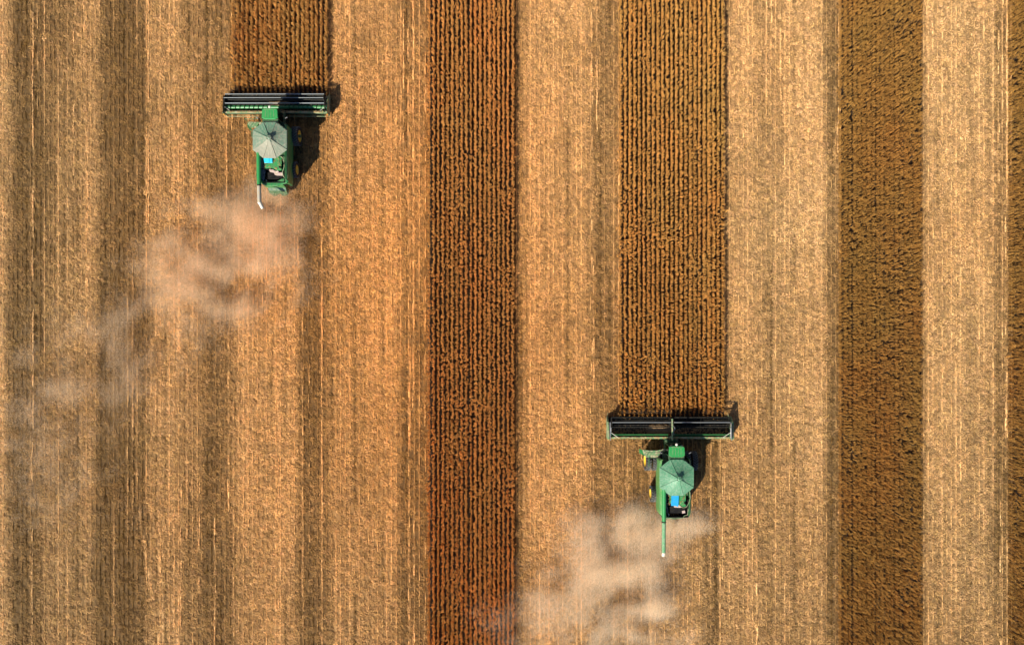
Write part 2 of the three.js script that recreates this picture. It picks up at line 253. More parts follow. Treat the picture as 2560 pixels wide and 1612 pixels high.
const M = {
  green: paint(11, [.008, .17, .038], .1), deck: paint(12, [.012, .22, .05], .1, .5), roof: paint(13, [.01, .24, .05], .05, .38), darkGreen: paint(14, [.01, .075, .022], .12, .6),
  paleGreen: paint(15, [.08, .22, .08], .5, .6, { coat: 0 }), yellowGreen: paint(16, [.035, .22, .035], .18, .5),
  black: paint(17, [.006, .006, .007], .02, .7, { coat: 0, spec: .25 }), rubber: paint(18, [.012, .013, .016], .08, .9, { coat: 0, spec: .3 }), lug: paint(19, [.08, .09, .1], .2, .9, { coat: 0 }),
  rim: paint(20, [.78, .48, .03], .08, .4), steel: paint(21, [.32, .33, .33], .25, .4, { metal: .5, coat: 0 }), bat: paint(22, [.22, .25, .26], .12, .5, { coat: 0 }), darkSteel: paint(28, [.01, .012, .012], .04, .7, { coat: 0, spec: .3 }), white: paint(23, [.6, .57, .46], .15, .5), cream: paint(24, [.62, .56, .44], .4, .75, { coat: 0 }),
  spout: paint(25, [.36, .34, .27], .5, .75, { coat: 0 }), auger: paint(26, [.01, .22, .045], .05, .45), dustyAuger: paint(27, [.06, .25, .085], .35, .7, { coat: 0, over: [.45, .42, .32] }),
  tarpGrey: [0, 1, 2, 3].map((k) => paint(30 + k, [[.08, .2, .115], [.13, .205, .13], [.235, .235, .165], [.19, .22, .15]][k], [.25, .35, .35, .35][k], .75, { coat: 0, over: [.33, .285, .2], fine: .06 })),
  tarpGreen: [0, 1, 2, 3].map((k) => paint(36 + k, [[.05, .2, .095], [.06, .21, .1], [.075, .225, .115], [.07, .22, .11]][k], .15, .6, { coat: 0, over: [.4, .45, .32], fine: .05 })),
  blue: paint(41, [.01, .33, .62], .04, .35), cyan: paint(42, [.02, .55, .78], .05, .35), pink: paint(43, [.5, .36, .33], .4, .7, { coat: 0 }), amber: paint(44, [.8, .32, .03], .05, .3),
  glass: new THREE.MeshPhysicalMaterial({ color: 0x9fb0a4, transmission: 1, thickness: 0, roughness: .05, ior: 1.5 }), seat: paint(45, [.03, .03, .03], .1, .8, { coat: 0 }),
};
const chaffMat = new THREE.MeshStandardMaterial({ color: new THREE.Color().setRGB(.42, .25, .1), vertexColors: true, roughness: 1, side: THREE.DoubleSide });
const V3 = (x, y, z) => new THREE.Vector3(x, y, z);
function squared(g) {                                   // uv in metres from each face's own plane
  g = g.index ? g.toNonIndexed() : g; if (!g.attributes.normal) g.computeVertexNormals();
  const p = g.attributes.position, n = g.attributes.normal, uv = new Float32Array(p.count * 2);
  for (let i = 0; i < p.count; i++) { const x = Math.abs(n.getX(i)), y = Math.abs(n.getY(i)), z = Math.abs(n.getZ(i)); uv[2 * i] = x > y && x > z ? p.getZ(i) : p.getX(i); uv[2 * i + 1] = y >= x && y >= z ? p.getZ(i) : p.getY(i); }
  const o = new THREE.BufferGeometry(); o.setAttribute('position', p); o.setAttribute('normal', n); o.setAttribute('uv', new THREE.BufferAttribute(uv, 2)); return o;
}
function part(name, geos, mat, parent, label) {
  const o = new THREE.Mesh(mergeGeometries([].concat(geos).map(squared)), mat); o.name = name; o.castShadow = o.receiveShadow = true; if (label) o.userData.label = label; parent.add(o); return o;
}
const parts = (name, geos, mat, parent, label) => geos.map((g) => part(name, g, mat, parent, label));
const box = (x, y, z, w, h, d, rx = 0, ry = 0, rz = 0, r = .02) => { const g = r > 0 && Math.min(w, h, d) > 2.5 * r ? new RoundedBoxGeometry(w, h, d, 2, r) : new THREE.BoxGeometry(w, h, d); g.rotateX(rx).rotateY(ry).rotateZ(rz).translate(x, y, z); return g; };
function bar(a, b, r, n = 8, r2 = r) { const d = V3(...b).sub(V3(...a)), g = new THREE.CylinderGeometry(r2, r, d.length(), n); g.applyQuaternion(new THREE.Quaternion().setFromUnitVectors(V3(0, 1, 0), d.clone().normalize())); const m = V3(...a).add(V3(...b)).multiplyScalar(.5); return g.translate(m.x, m.y, m.z); }
const path = (pts, r, n = 8, seg = 40) => new THREE.TubeGeometry(new THREE.CatmullRomCurve3(pts.map((p) => V3(...p)), false, 'catmullrom', .2), seg, r, n, false);
// a closed outline in the y-z plane (given as [z, y]) pushed out from x0 to x1
function slab(outline, x0, x1, bevel = .015) { const s = new THREE.Shape(outline.map(([z, y]) => new THREE.Vector2(z, y))); const g = new THREE.ExtrudeGeometry(s, { depth: Math.abs(x1 - x0) - 2 * bevel, bevelEnabled: bevel > 0, bevelSize: bevel, bevelThickness: bevel, bevelSegments: 1, curveSegments: 6 }); g.rotateY(-Math.PI / 2); g.translate(Math.max(x0, x1) - bevel, 0, 0); return g; }
// an outline in the plan view ([x, z]) with thickness
function plate(outline, y, h, bevel = .012) { const s = new THREE.Shape(outline.map(([x, z]) => new THREE.Vector2(x, -z))); const g = new THREE.ExtrudeGeometry(s, { depth: h - 2 * bevel, bevelEnabled: bevel > 0, bevelSize: bevel, bevelThickness: bevel, bevelSegments: 1 }); return g.rotateX(-Math.PI / 2).translate(0, y + bevel, 0); }
// skin through rings of points
function loft(rings, close = true) {
  const p = []; for (let i = 0; i + 1 < rings.length; i++) { const a = rings[i], b = rings[i + 1], n = a.length; for (let k = 0; k < (close ? n : n - 1); k++) { const l = (k + 1) % n; p.push(...a[k], ...a[l], ...b[l], ...a[k], ...b[l], ...b[k]); } }
  const g = new THREE.BufferGeometry(); g.setAttribute('position', new THREE.Float32BufferAttribute(p, 3)); g.computeVertexNormals(); return g;
}
function wheel(parent, x, z, R, w, side) {
  const t = new THREE.Group(); t.name = 'wheel'; t.position.set(x, R, z); parent.add(t);
  const pr = [[.62, -.46], [.8, -.5], [.93, -.46], [.975, -.3], [.985, 0], [.975, .3], [.93, .46], [.8, .5], [.62, .46]].map(([r, y]) => new THREE.Vector2(r * R, y * w));
  part('tyre', new THREE.LatheGeometry(pr, 40).rotateZ(Math.PI / 2), M.rubber, t);
  const lugs = []; const nl = Math.round(R * 22);
  for (let i = 0; i < nl; i++) for (const s of [-1, 1]) { const g = new THREE.BoxGeometry(w * .56, .06, .075); g.rotateY(s * .62); g.translate(s * w * .23, R * .985 + .012, 0); g.rotateX((i + (s > 0 ? .5 : 0)) / nl * 2 * Math.PI); lugs.push(g); }
  part('tread', lugs, M.lug, t);
  const rp = [[.06, .1], [.2, .14], [.24, .2], [.5, .24], [.58, .42], [.64, .47], [.64, .42]].map(([r, y]) => new THREE.Vector2(r * R, y * w));
  const rim = part('rim', [new THREE.LatheGeometry(rp, 32).rotateZ(-Math.PI / 2 * side), new THREE.CylinderGeometry(.2 * R, .2 * R, w * .5, 16).rotateZ(Math.PI / 2).translate(side * w * .02, 0, 0)], M.rim, t);
  return rim;
}
const OCT = (w, d, cx, cz) => [[-cx, -d], [cx, -d], [w, -cz], [w, cz], [cx, d], [-cx, d], [-w, cz], [-w, -cz]];
function makeCombine(kind, at, label) {
  const grey = kind === 'grey', c = new THREE.Group(); c.name = named('combine_harvester'); tag(c, label, 'combine harvester'); c.position.set(...at); scene.add(c);
  // chassis and walls
  part('body', [box(0, 1.75, .9, 2.3, 1.5, 6.2), box(0, 2.75, .2, 2.7, .9, 3.6), box(0, 2.2, 3.1, 2.3, .9, 2.3)], M.darkGreen, c);
  const shield = (s, z1) => { const prof = [[1.6, 1.25], [1.64, 2.2], [1.63, 2.9], [1.56, 3.3], [1.42, 3.42], [1.38, 3.36], [1.48, 3.24], [1.55, 2.85], [1.56, 2.2], [1.53, 1.25]]; const zs = [-1.75, -1.6, 0, 2.6, z1 - .35, z1 - .08, z1], k = [.93, 1, 1, 1, .99, .95, .88]; const rings = zs.map((z, i) => prof.map(([x, y]) => [s * (x * k[i]), y * (i > 3 ? 1 - .02 * (i - 3) : 1), z])); const caps = [rings[0], rings[rings.length - 1]].map((r) => { const g = new THREE.BufferGeometry(), p = []; for (let i = 1; i + 1 < r.length; i++) p.push(...r[0], ...r[i], ...r[i + 1]); g.setAttribute('position', new THREE.Float32BufferAttribute(p, 3)); g.computeVertexNormals(); return g; }); return [loft(rings), ...caps]; };
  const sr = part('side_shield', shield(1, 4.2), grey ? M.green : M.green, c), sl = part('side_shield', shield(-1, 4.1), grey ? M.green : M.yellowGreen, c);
  parts('panel_strip', [box(1.6, 3.14, 1.2, .04, .05, 5.2, 0, 0, -.3), box(1.66, 2.6, 1.2, .02, .04, 5.3, 0, 0, 0, 0)], M.paleGreen, sr);
  parts('panel_strip', [box(-1.6, 3.14, 1.2, .04, .05, 5.2, 0, 0, .3), box(-1.36, 3.4, 1.3, .05, .04, 5.0)], grey ? M.darkGreen : M.green, sl);
  // grain tank and its tent-like cover
  part('grain_tank', [loft([OCT(1.45, 1.5, .6, .9).map(([x, z]) => [x, 2.6, z]), OCT(1.5, 1.55, .6, .9).map(([x, z]) => [x, 3.2, z]), OCT(1.7, 1.8, .66, 1).map(([x, z]) => [x, 3.78, z])])], M.darkGreen, c);
  const cover = new THREE.Group(); cover.name = 'tank_cover'; c.add(cover);
  const rim8 = OCT(1.73, 1.83, .66, 1), px = grey ? .12 : .1, pz = grey ? -.05 : .02, top = 4.5;
  const prof = [[1, 3.82], [.97, 3.89], [.8, 3.94], [.58, 4.02], [.36, 4.14], [.2, 4.32], [.11, top]];
  for (let k = 0; k < 8; k++) {
    const A = rim8[k], B = rim8[(k + 1) % 8], n = 9, rings = prof.map(([f, y], q) => { const r = []; for (let i = 0; i <= n; i++) { const t = i / n, sag = .025 * Math.sin(Math.PI * t) * Math.sin(Math.PI * Math.min(1, q / 5)), wr = .014 * Math.sin(t * 21 + k * 5 + q * .6) * (q > 0 ? 1 : 0) * (q < 6 ? 1 : 0); r.push([px * (1 - f) + lerp(A[0], B[0], t) * f, y - sag + wr + .015 * (noise(t * 9 + k * 31, q * 1.3, 7) - .5), pz * (1 - f) + lerp(A[1], B[1], t) * f]); } return r; });
    const g = loft(rings, false), P = g.attributes.position, N = g.attributes.normal, keep = grey ? .5 : .22;
    for (let i = 0; i < P.count; i++) { const f = Math.hypot((P.getX(i) - px) / 1.73, (P.getZ(i) - pz) / 1.83), sl = f > .9 ? .16 : lerp(.62, .2, clamp(f)), d = V3(P.getX(i) - px, 0, P.getZ(i) - pz).normalize().multiplyScalar(sl).setY(1).normalize(), n = V3(N.getX(i), N.getY(i), N.getZ(i)); if (n.y < 0) { n.negate(); if (i % 3 === 0) for (let q = 0; q < 3; q++) { const a = P.array, u = a[(i + 1) * 3 + q]; a[(i + 1) * 3 + q] = a[(i + 2) * 3 + q]; a[(i + 2) * 3 + q] = u; } } n.multiplyScalar(keep).addScaledVector(d, 1 - keep).normalize(); N.setXYZ(i, n.x, n.y, n.z); }
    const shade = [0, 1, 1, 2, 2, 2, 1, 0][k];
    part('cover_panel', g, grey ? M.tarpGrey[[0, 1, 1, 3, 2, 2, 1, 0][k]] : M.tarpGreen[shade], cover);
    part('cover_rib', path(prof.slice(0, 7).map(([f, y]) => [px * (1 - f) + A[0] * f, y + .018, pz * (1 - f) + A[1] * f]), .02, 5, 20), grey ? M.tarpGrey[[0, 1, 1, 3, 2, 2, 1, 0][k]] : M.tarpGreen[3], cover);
  }
  part('cover_rim', rim8.map((A, k) => { const B = rim8[(k + 1) % 8]; return bar([A[0], 3.81, A[1]], [B[0], 3.81, B[1]], .035, 6); }), grey ? M.tarpGrey[1] : M.tarpGreen[2], cover);
  const hub = []; for (let i = 0; i < 6; i++) { const a = i / 6 * 6.283; hub.push([px + .05 + .26 * Math.cos(a), pz - .04 + .28 * Math.sin(a)]); }
  part('cover_hub', [loft([hub.map(([x, z]) => [x, 4.3, z]), hub.map(([x, z]) => [px + (x - px) * .85, 4.52, pz + (z - pz) * .92]), hub.map(([x, z]) => [px + (x - px) * .1, 4.62, pz + (z - pz) * .1])]), box(px + .12, 4.3, pz + .3, .05, .2, .34, .9, .4, 0)], grey ? M.tarpGrey[1] : M.tarpGreen[1], cover);
  // cab
  const cab = part('cab', [box(0, 2.02, -2.5, 1.6, .18, 1.5), box(0, 2.7, -1.86, 1.55, 1.5, .08), box(-.76, 2.8, -3.2, .07, 1.75, .07, .08), box(.76, 2.8, -3.2, .07, 1.75, .07, .08), box(-.78, 2.8, -2.2, .07, 1.75, .09), box(.78, 2.8, -2.2, .07, 1.75, .09), box(0, 3.6, -2.2, 1.56, .16, .75, -.12)], M.darkGreen, c);
  const roofOutline = [[-.7, -3.16], [-.35, -3.22], [.35, -3.22], [.7, -3.16], [.76, -3.02], [.8, -2.32], [.55, -2.16], [-.5, -2.16], [-.78, -2.3], [-.75, -3.02]];
  const roof = part('cab_roof', plate(roofOutline, 3.72, .2, .04), M.roof, c);
  parts('roof_rib', [-.42, -.14, .14, .42].map((x) => box(x, 3.925, -2.7, .025, .02, .9, 0, 0, 0, 0)).concat([box(0, 3.925, -3.13, 1.25, .02, .03, 0, 0, 0, 0)]), M.paleGreen, roof);
  part('visor', [box(0, 3.66, -2.0, 1.62, .12, .42, -.1)], M.darkGreen, roof);
  parts('windscreen', [box(0, 2.85, -3.26, 1.48, 1.55, .012, .08, 0, 0, 0), box(-.8, 2.85, -2.7, .012, 1.5, .95, 0, 0, 0, 0), box(.8, 2.85, -2.7, .012, 1.5, .95, 0, 0, 0, 0)], M.glass, cab);
  part('driver_seat', [box(0, 2.5, -2.45, .5, .16, .5), box(0, 2.85, -2.2, .5, .65, .12)], M.seat, cab);
  const rec = part('satellite_receiver', [new THREE.SphereGeometry(.135, 20, 12).scale(1, .65, 1.1).translate(-.02, 3.86, -3.4)], M.white, c); part('bracket', [box(-.02, 3.76, -3.3, .1, .06, .3)], M.black, rec);
  for (const s of [-1, 1]) { const m = part('mirror', [box(s * 1.5, 3.1, -2.45, .28, .4, .06, 0, s * .5), bar([s * .8, 3.4, -2.9], [s * 1.5, 3.25, -2.45], .022)], M.black, c); part('mirror_glass', [box(s * 1.5, 3.3, -2.43, .26, .03, .07, 0, s * .5, 0, 0)], M.steel, m); }
  for (const s of [-1, 1]) part('work_light', [box(s * .55, 3.66, -3.24, .22, .1, .05)], M.white, c);
  // platform with ladder on the left
  const deckO = grey ? [[-2.9, -2.42], [-1.0, -2.35], [-.85, -1.9], [-1.7, -1.78], [-2.8, -1.85], [-2.95, -2.15]] : [[-3.15, -2.5], [-2.4, -2.42], [-1.6, -2.42], [-.75, -2.62], [-.7, -2.45], [-1.65, -1.72], [-2.8, -1.72], [-3.0, -2.0]];
  const deck = part('platform', [plate(deckO, 1.86, .08), box(-2.3, 1.6, -2.1, 1.2, .5, .06)], M.paleGreen, c);
  parts('tread_bar', [0, 1, 2, 3, 4, 5].map((i) => box(-2.85 + i * .3, 1.955, -2.08, .035, .03, .6, 0, -.6, 0, 0)), M.darkGreen, deck);
  part('ladder', [bar([-3.0, 1.9, -2.35], [-3.2, .5, -2.35], .03), bar([-3.0, 1.9, -1.9], [-3.2, .5, -1.9], .03), ...[.6, .95, 1.3, 1.6].map((y) => box(-3.2 + (y - .5) * .143, y, -2.12, .16, .04, .45))], M.green, deck);
  parts('railing', [path([[-2.95, 1.9, -2.42], [-2.95, 2.85, -2.45], [-2.0, 2.9, -2.42], [-1.2, 2.88, -2.5], [-1.15, 1.9, -2.48]], .022, 6), path([[-1.75, 1.9, -1.75], [-1.75, 2.75, -1.78], [-2.7, 2.8, -1.85], [-2.75, 1.9, -1.85]], .022, 6)], grey ? M.green : M.darkGreen, deck);
  part('fender', [box(-2.5, 2.05, -1.15, .1, .05, .9, .1)], M.darkGreen, deck);
  part('step_panel', [plate([[-1.62, -1.85], [-.85, -2.35], [-.8, -1.75], [-1.3, -1.2]], 2.3, .06)], M.black, deck);
  // wheels
  const fx = grey ? [1.86] : [1.72, 2.46];
  for (const s of [-1, 1]) { for (const x of fx) wheel(c, s * x, -1.15, .98, grey ? .72 : .58, s); wheel(c, s * (grey ? 1.62 : 1.85), 2.4, .82, .56, s); }
  parts('axle', [bar([-2.3, .98, -1.15], [2.3, .98, -1.15], .17, 12), bar([-1.7, .82, 2.4], [1.7, .82, 2.4], .11, 12)], M.darkGreen, c);
  // feeder house down to the header
  part('feeder_house', [loft([[[-.72, 1.3, -1.9], [.72, 1.3, -1.9], [.72, 2.05, -1.9], [-.72, 2.05, -1.9]], [[-.72, .5, -3.75], [.72, .5, -3.75], [.72, 1.2, -3.75], [-.72, 1.2, -3.75]]]), box(-.5, 1.72, -2.85, .08, .08, 1.7, .43), box(.5, 1.72, -2.85, .08, .08, 1.7, .43), box(0, 1.5, -3.35, 1.3, .05, .3, .43)], M.darkGreen, c);
  parts('hydraulic_hose', [path([[-.75, 1.9, -2.0], [-1.1, 1.7, -2.7], [-.95, 1.4, -3.4], [-.7, 1.35, -3.75]], .03, 6), path([[-.75, 1.8, -2.0], [-1.3, 1.6, -2.6], [-1.05, 1.3, -3.3], [-.6, 1.3, -3.75]], .025, 6), path([[.75, 1.9, -2.0], [1.05, 1.6, -2.8], [.8, 1.35, -3.7]], .03, 6)], M.black, c);
  // engine deck behind the tank
  const ed = part('engine_deck', [plate(grey ? [[-.78, 1.55], [1.02, 1.55], [1.02, 2.98], [.55, 3.0], [.1, 2.75], [-.78, 2.78]] : [[-.6, 1.55], [1.05, 1.55], [1.05, 3.1], [.6, 3.12], [.3, 2.75], [-.6, 2.75]], 3.22, .1)], M.deck, c);
  parts('deck_seam', [box(.12, 3.325, 2.1, .02, .02, 1.2, 0, 0, 0, 0), box(.6, 3.325, 2.05, .8, .02, .02, 0, 0, 0, 0), box(.86, 3.33, 2.2, .06, .03, 1.3, 0, 0, 0, 0)], M.darkGreen, ed);
  if (grey) part('intake_cover', [plate([[-.78, 1.62], [.1, 1.66], [.12, 2.2], [-.66, 2.24]], 3.34, .14, .03), box(-.2, 3.5, 1.95, .03, .03, .5, 0, .1, 0, 0)], M.cyan, ed, 'bright turquoise intake cover behind the tank');
  else part('intake_cover', [plate([[-.4, 1.8], [.3, 1.78], [.26, 2.9], [.2, 3.05], [.0, 2.98], [-.45, 2.95]], 3.34, .14, .03), box(-.38, 3.48, 2.4, .03, .03, .9, 0, .06, 0, 0)], M.blue, ed, 'bright blue intake cover behind the tank');
  part('cable', [path([[-.75, 3.42, 2.45], [-.3, 3.45, 2.3], [.1, 3.42, 2.1], [.2, 3.4, 1.7]], .02, 5)], M.black, ed);
  const bay = part('engine_bay', [box(.1, 2.62, 3.6, 2.5, .1, 1.5), box(-1.18, 2.95, 3.45, .08, .7, 1.5), box(1.3, 2.95, 3.3, .08, .7, 1.9), box(.1, 2.95, 4.22, 2.4, .6, .08), box(.1, 2.95, 2.85, 2.4, .65, .08)], M.black, c);
  part('engine_block', [box(.1, 2.85, 3.5, 1.2, .45, .7), bar([-.6, 2.9, 3.25], [.9, 2.95, 3.2], .12, 10), bar([-.5, 2.85, 3.9], [.7, 2.85, 3.95], .07, 8), box(.85, 2.9, 3.55, .4, .4, .4)], M.black, bay);
  const r = rng(grey ? 5 : 6), hoses = []; for (let i = 0; i < 10; i++) { const x = -1.02 + .28 * r(), z = 2.7 + 1.3 * r(); hoses.push(path([[x, 3.05 + .2 * r(), z - .25], [x + .15 * (r() - .5), 3.2, z], [x + .25 * (r() - .5), 3.0 + .2 * r(), z + .3]], .025, 5, 12)); }
  parts('hose', hoses, M.steel, bay); parts('cap', [new THREE.CylinderGeometry(.06, .06, .1, 10).translate(.5, 3.2, 3.15), new THREE.CylinderGeometry(.05, .05, .08, 10).translate(-.62, 3.05, 4.0)], M.white, bay);
  part('heat_shield', [plate(grey ? [[-.35, 2.8], [.05, 2.78], [.2, 3.0], [.5, 3.05], [.65, 3.22], [.95, 3.18], [1.12, 3.25], [1.08, 3.5], [.5, 3.48], [.3, 3.42], [.2, 3.2], [-.2, 3.12]] : [[-.15, 2.95], [.55, 2.95], [.55, 3.25], [-.1, 3.22]], 3.12, .06), ...(grey ? [box(.6, 3.2, 3.1, .16, .12, .2, .3, .6)] : [plate([[.72, 3.6], [1.0, 3.55], [1.05, 3.8], [.75, 3.85]], 3.1, .05)])], M.pink, bay);
  part('exhaust', [bar([.95, 2.8, 2.7], [.95, 3.75, 2.72], .08, 12), bar([.95, 3.75, 2.72], [1.0, 3.9, 2.8], .08, 12)], M.black, bay);
  // rear hood or rail
  if (grey) {
    part('rear_hood', [plate([[-1.15, 4.0], [-.9, 4.12], [-.3, 4.2], [.4, 4.16], [.85, 3.95], [.98, 4.32], [.5, 4.5], [-.1, 4.56], [-.75, 4.46], [-1.1, 4.26]], 2.85, .3, .05), plate([[.86, 3.93], [1.35, 3.78], [1.62, 4.05], [1.5, 4.22], [1.0, 4.34]], 2.88, .32, .06), box(0, 2.3, 4.4, 2.0, 1.0, .1, -.12)], M.green, c);
    part('side_rail', [path([[.95, 3.35, 1.55], [1.2, 3.42, 1.75], [1.34, 3.45, 2.2], [1.33, 3.42, 2.7], [1.15, 3.35, 3.15], [1.2, 3.3, 3.55], [1.5, 3.2, 4.0]], .045, 8, 40)], M.paleGreen, c);
    part('nameplate', [box(-.15, 3.12, 4.42, .35, .03, .12)], M.paleGreen, c);
  } else {
    part('rear_hood', [box(.05, 2.35, 4.36, 2.1, 1.0, .1, -.12)], M.green, c);
    part('side_rail', [path([[-.95, 3.3, 2.95], [-1.02, 3.3, 3.4], [-1.0, 3.3, 3.95], [-.8, 3.3, 4.25], [0, 3.3, 4.35], [.75, 3.3, 4.28], [.92, 3.3, 4.05], [1.25, 3.3, 3.95], [1.32, 3.3, 3.3]], .035, 8, 60), path([[-.95, 3.32, 2.95], [-.8, 3.32, 2.78], [-.2, 3.32, 2.75]], .03, 6), path([[.3, 3.34, 2.9], [.7, 3.34, 3.2], [1.1, 3.34, 3.15], [1.35, 3.36, 2.75], [1.5, 3.4, 2.2], [1.45, 3.4, 1.5]], .035, 8, 40)], M.paleGreen, c);
  }
  part('straw_chopper', [slab([[3.9, 1.0], [4.5, .9], [5.0, 1.05], [4.75, 1.5], [4.2, 1.95], [3.9, 1.95]], -.95, .95), new THREE.CylinderGeometry(.45, .5, .12, 20).translate(-.5, .85, 4.7), new THREE.CylinderGeometry(.45, .5, .12, 20).translate(.5, .85, 4.7)], M.darkGreen, c);
  // unloading auger folded back along the left side
  const ax = grey ? -1.2 : -1.26, dx2 = grey ? .05 : -.02, end = grey ? 6.35 : 7.75, joint = 4.6;
  const au = part('unloading_auger', [bar([ax, 3.68, 1.25], [ax + dx2 * .6, 3.64, joint], .21, 20), bar([ax - .05, 2.8, .9], [ax, 3.72, 1.35], .23, 16), bar([ax, 3.66, 2.0], [ax, 3.66, 2.08], .225, 20)], M.auger, c);
  part('auger_tube', [bar([ax + dx2 * .6, 3.64, joint], [ax + dx2, 3.58, end], .2, 20)], grey ? M.spout : M.dustyAuger, au);
  part('auger_flange', [bar([ax + dx2 * .6, 3.64, joint - .06], [ax + dx2 * .6, 3.64, joint + .06], .225, 20)], M.black, au);
  if (grey) part('spout', [bar([ax + dx2, 3.58, end - .05], [ax + dx2 + .3, 3.45, end + .62], .2, 16, .17), new THREE.SphereGeometry(.2, 16, 10).translate(ax + dx2, 3.58, end)], M.white, au);
  else part('spout', [bar([ax + dx2, 3.58, end], [ax + dx2 - .02, 3.5, end + .4], .2, 16, .17)], M.cream, au);
  part('auger_cradle', [box(ax, 3.3, 3.9, .3, .3, .12)], M.darkGreen, au);
  parts('side_gap_pipe', [0, 1, 2].map((i) => bar([-.98 - .07 * i, 3.2 + .03 * i, 1.6], [-.96 - .07 * i, 3.15, 3.9], .025, 6)), M.steel, c);
  // header
  const hw = grey ? 5.5 : 6.53, hx = grey ? -.3 : -.1, h = part('header', [box(hx, grey ? .75 : .9, -3.62, 2 * hw - .1, grey ? .65 : .75, .06, .12), box(hx, .62, -3.66, 2 * hw, .12, .12)], grey ? M.darkGreen : M.green, c);
  part('header_floor', [box(hx, .3, -4.7, 2 * hw - .1, .06, 1.9, .06)], M.darkSteel, h); part('top_beam', [box(hx, grey ? 1.12 : 1.3, -3.68, 2 * hw - .06, .16, .2)], M.paleGreen, h);
  if (grey) parts('rear_pipe', [bar([hx - hw + .2, .9, -3.3], [hx - 1.2, .9, -3.3], .03), bar([hx + 1.2, .9, -3.3], [hx + hw - .2, .9, -3.3], .03)], M.paleGreen, h);
  for (const s of [-1, 1]) {
    const e = part('crop_divider', [slab([[-3.5, .25], [-3.45, 1.5], [-4.1, 1.45], [-5.0, 1.25], [-5.5, .85], [-5.9, .25], [-5.6, .15]], hx + s * hw - .03, hx + s * hw + .05 * 1, .01), ...(grey ? [] : [slab([[-3.5, .3], [-3.5, 1.3], [-5.3, 1.1], [-5.8, .35]], hx + s * (hw + .12), hx + s * (hw + .12) + .16, .02)]), bar([hx + s * hw, .25, -5.7], [hx + s * (hw - .05), .2, -6.2], .05, 8, .01)], M.paleGreen, h);
    part('divider_light', [box(hx + s * hw, 1.2, -3.42, .12, .16, .08)], M.amber, e);
    part('reel_arm', [box(hx + s * (hw - .13), 1.62, -4.4, .09, .12, 1.9, -.1), bar([hx + s * (hw - .2), 1.5, -3.7], [hx + s * (hw - .2), 1.7, -4.8], .03)], grey ? M.black : M.steel, h);
    if (!grey) part('brace', [bar([hx + s * (hw - .15), 1.62, -4.3], [hx + s * (hw - .95), 1.5, -3.75], .03)], M.white, h);
    else part('brace', [bar([hx + s * (hw - .1), 1.4, -4.2], [hx + s * (hw - .7), 1.45, -3.75], .025)], M.white, h);
  }
  if (grey) {
    part('auger_drum', [bar([hx - hw + .15, .85, -4.3], [hx + hw - .15, .85, -4.3], .2, 18)], M.green, h);
    for (const s of [-1, 1]) { const turns = 9, n = turns * 18, a = [], b = []; for (let i = 0; i <= n; i++) { const t = i / n, th = s * t * turns * 6.283, x = hx + s * (hw - .2 - t * (hw - 1.1)); a.push([x, .85 + .19 * Math.cos(th), -4.3 + .19 * Math.sin(th)]); b.push([x, .85 + .34 * Math.cos(th), -4.3 + .34 * Math.sin(th)]); } const g = loft(a.map((p, i) => [p, b[i]]), false); part('auger_flight', g, M.green, h); }
  } else {
    parts('draper_belt', [box(hx - 3.4, .5, -4.35, 5.9, .05, 1.15, .05), box(hx + 3.4, .5, -4.35, 5.9, .05, 1.15, .05)], M.rubber, h);
    parts('belt_cleat', Array.from({ length: 40 }, (_, i) => box(hx - 6.2 + i * .31 + (i > 19 ? .15 : 0), .54, -4.35, .03, .03, 1.1, .05, 0, 0, 0)), M.black, h);
    parts('back_sheet', [box(hx - 3.3, 1.05, -3.86, 6.2, .06, .62, 1.0), box(hx + 3.35, 1.05, -3.86, 6.1, .06, .62, 1.0)], M.green, h);
    const arm = part('reel_arm', [box(hx + .12, 1.78, -4.6, .14, .14, 2.3, -.06), box(hx + .12, 1.5, -3.75, .2, .3, .3)], M.paleGreen, h);
    parts('hydraulic_hose', [path([[hx + .25, 1.7, -5.0], [hx + .4, 1.85, -4.7], [hx + .25, 1.75, -4.4], [hx + .35, 1.7, -4.0]], .03, 6)], M.steel, arm);
  }
  // reel: six bats with tines, spiders
  const rz = grey ? -4.98 : -5.3, ry = 1.3, rr = grey ? .55 : .58, spans = grey ? [[hx - hw + .25, hx + hw - .25]] : [[hx - hw + .3, hx - .05], [hx + .28, hx + hw - .3]];
  for (const [x0, x1] of spans) {
    for (let i = 0; i < 6; i++) {
      const a = Math.PI / 2 + i * Math.PI / 3 + (grey ? 0 : .15), y = ry + rr * Math.sin(a), z = rz + rr * Math.cos(a);
      const bt = part('reel_bat', [box((x0 + x1) / 2, y, z, x1 - x0, .05, .085, a + .4, 0, 0, .01)], i === 0 || (grey && (i === 1 || i === 5)) ? M.bat : M.darkSteel, h), tines = [];
      for (let x = x0 + .08; x < x1; x += .11) tines.push(bar([x, y, z], [x, y - .34, z - .07], .03, 4));
      part('tines', tines, M.black, bt);
    }
    const a0 = grey ? 0 : -.15, sp = [bar([x0, ry, rz], [x1, ry, rz], .07, 10)], n = Math.round((x1 - x0) / 1.5);
    for (let k = 0; k <= n; k++) { const x = lerp(x0, x1, k / n); for (let i = 0; i < 6; i++) { const a = Math.PI / 2 + i * Math.PI / 3 + (grey ? 0 : .15); sp.push(bar([x, ry, rz], [x, ry + rr * Math.sin(a), rz + rr * Math.cos(a)], .02, 5)); } }
    for (const x of [x0, x1]) sp.push(new THREE.CylinderGeometry(rr * .92, rr * .92, .03, 6).rotateZ(Math.PI / 2).rotateX(a0).translate(x, ry, rz));
    part('reel_shaft', sp, M.darkSteel, h);
  }
  const guards = []; for (let x = -hw + .1; x < hw; x += .16) guards.push(bar([hx + x, .14, -5.62], [hx + x, .12, -5.85], .022, 5, .006));
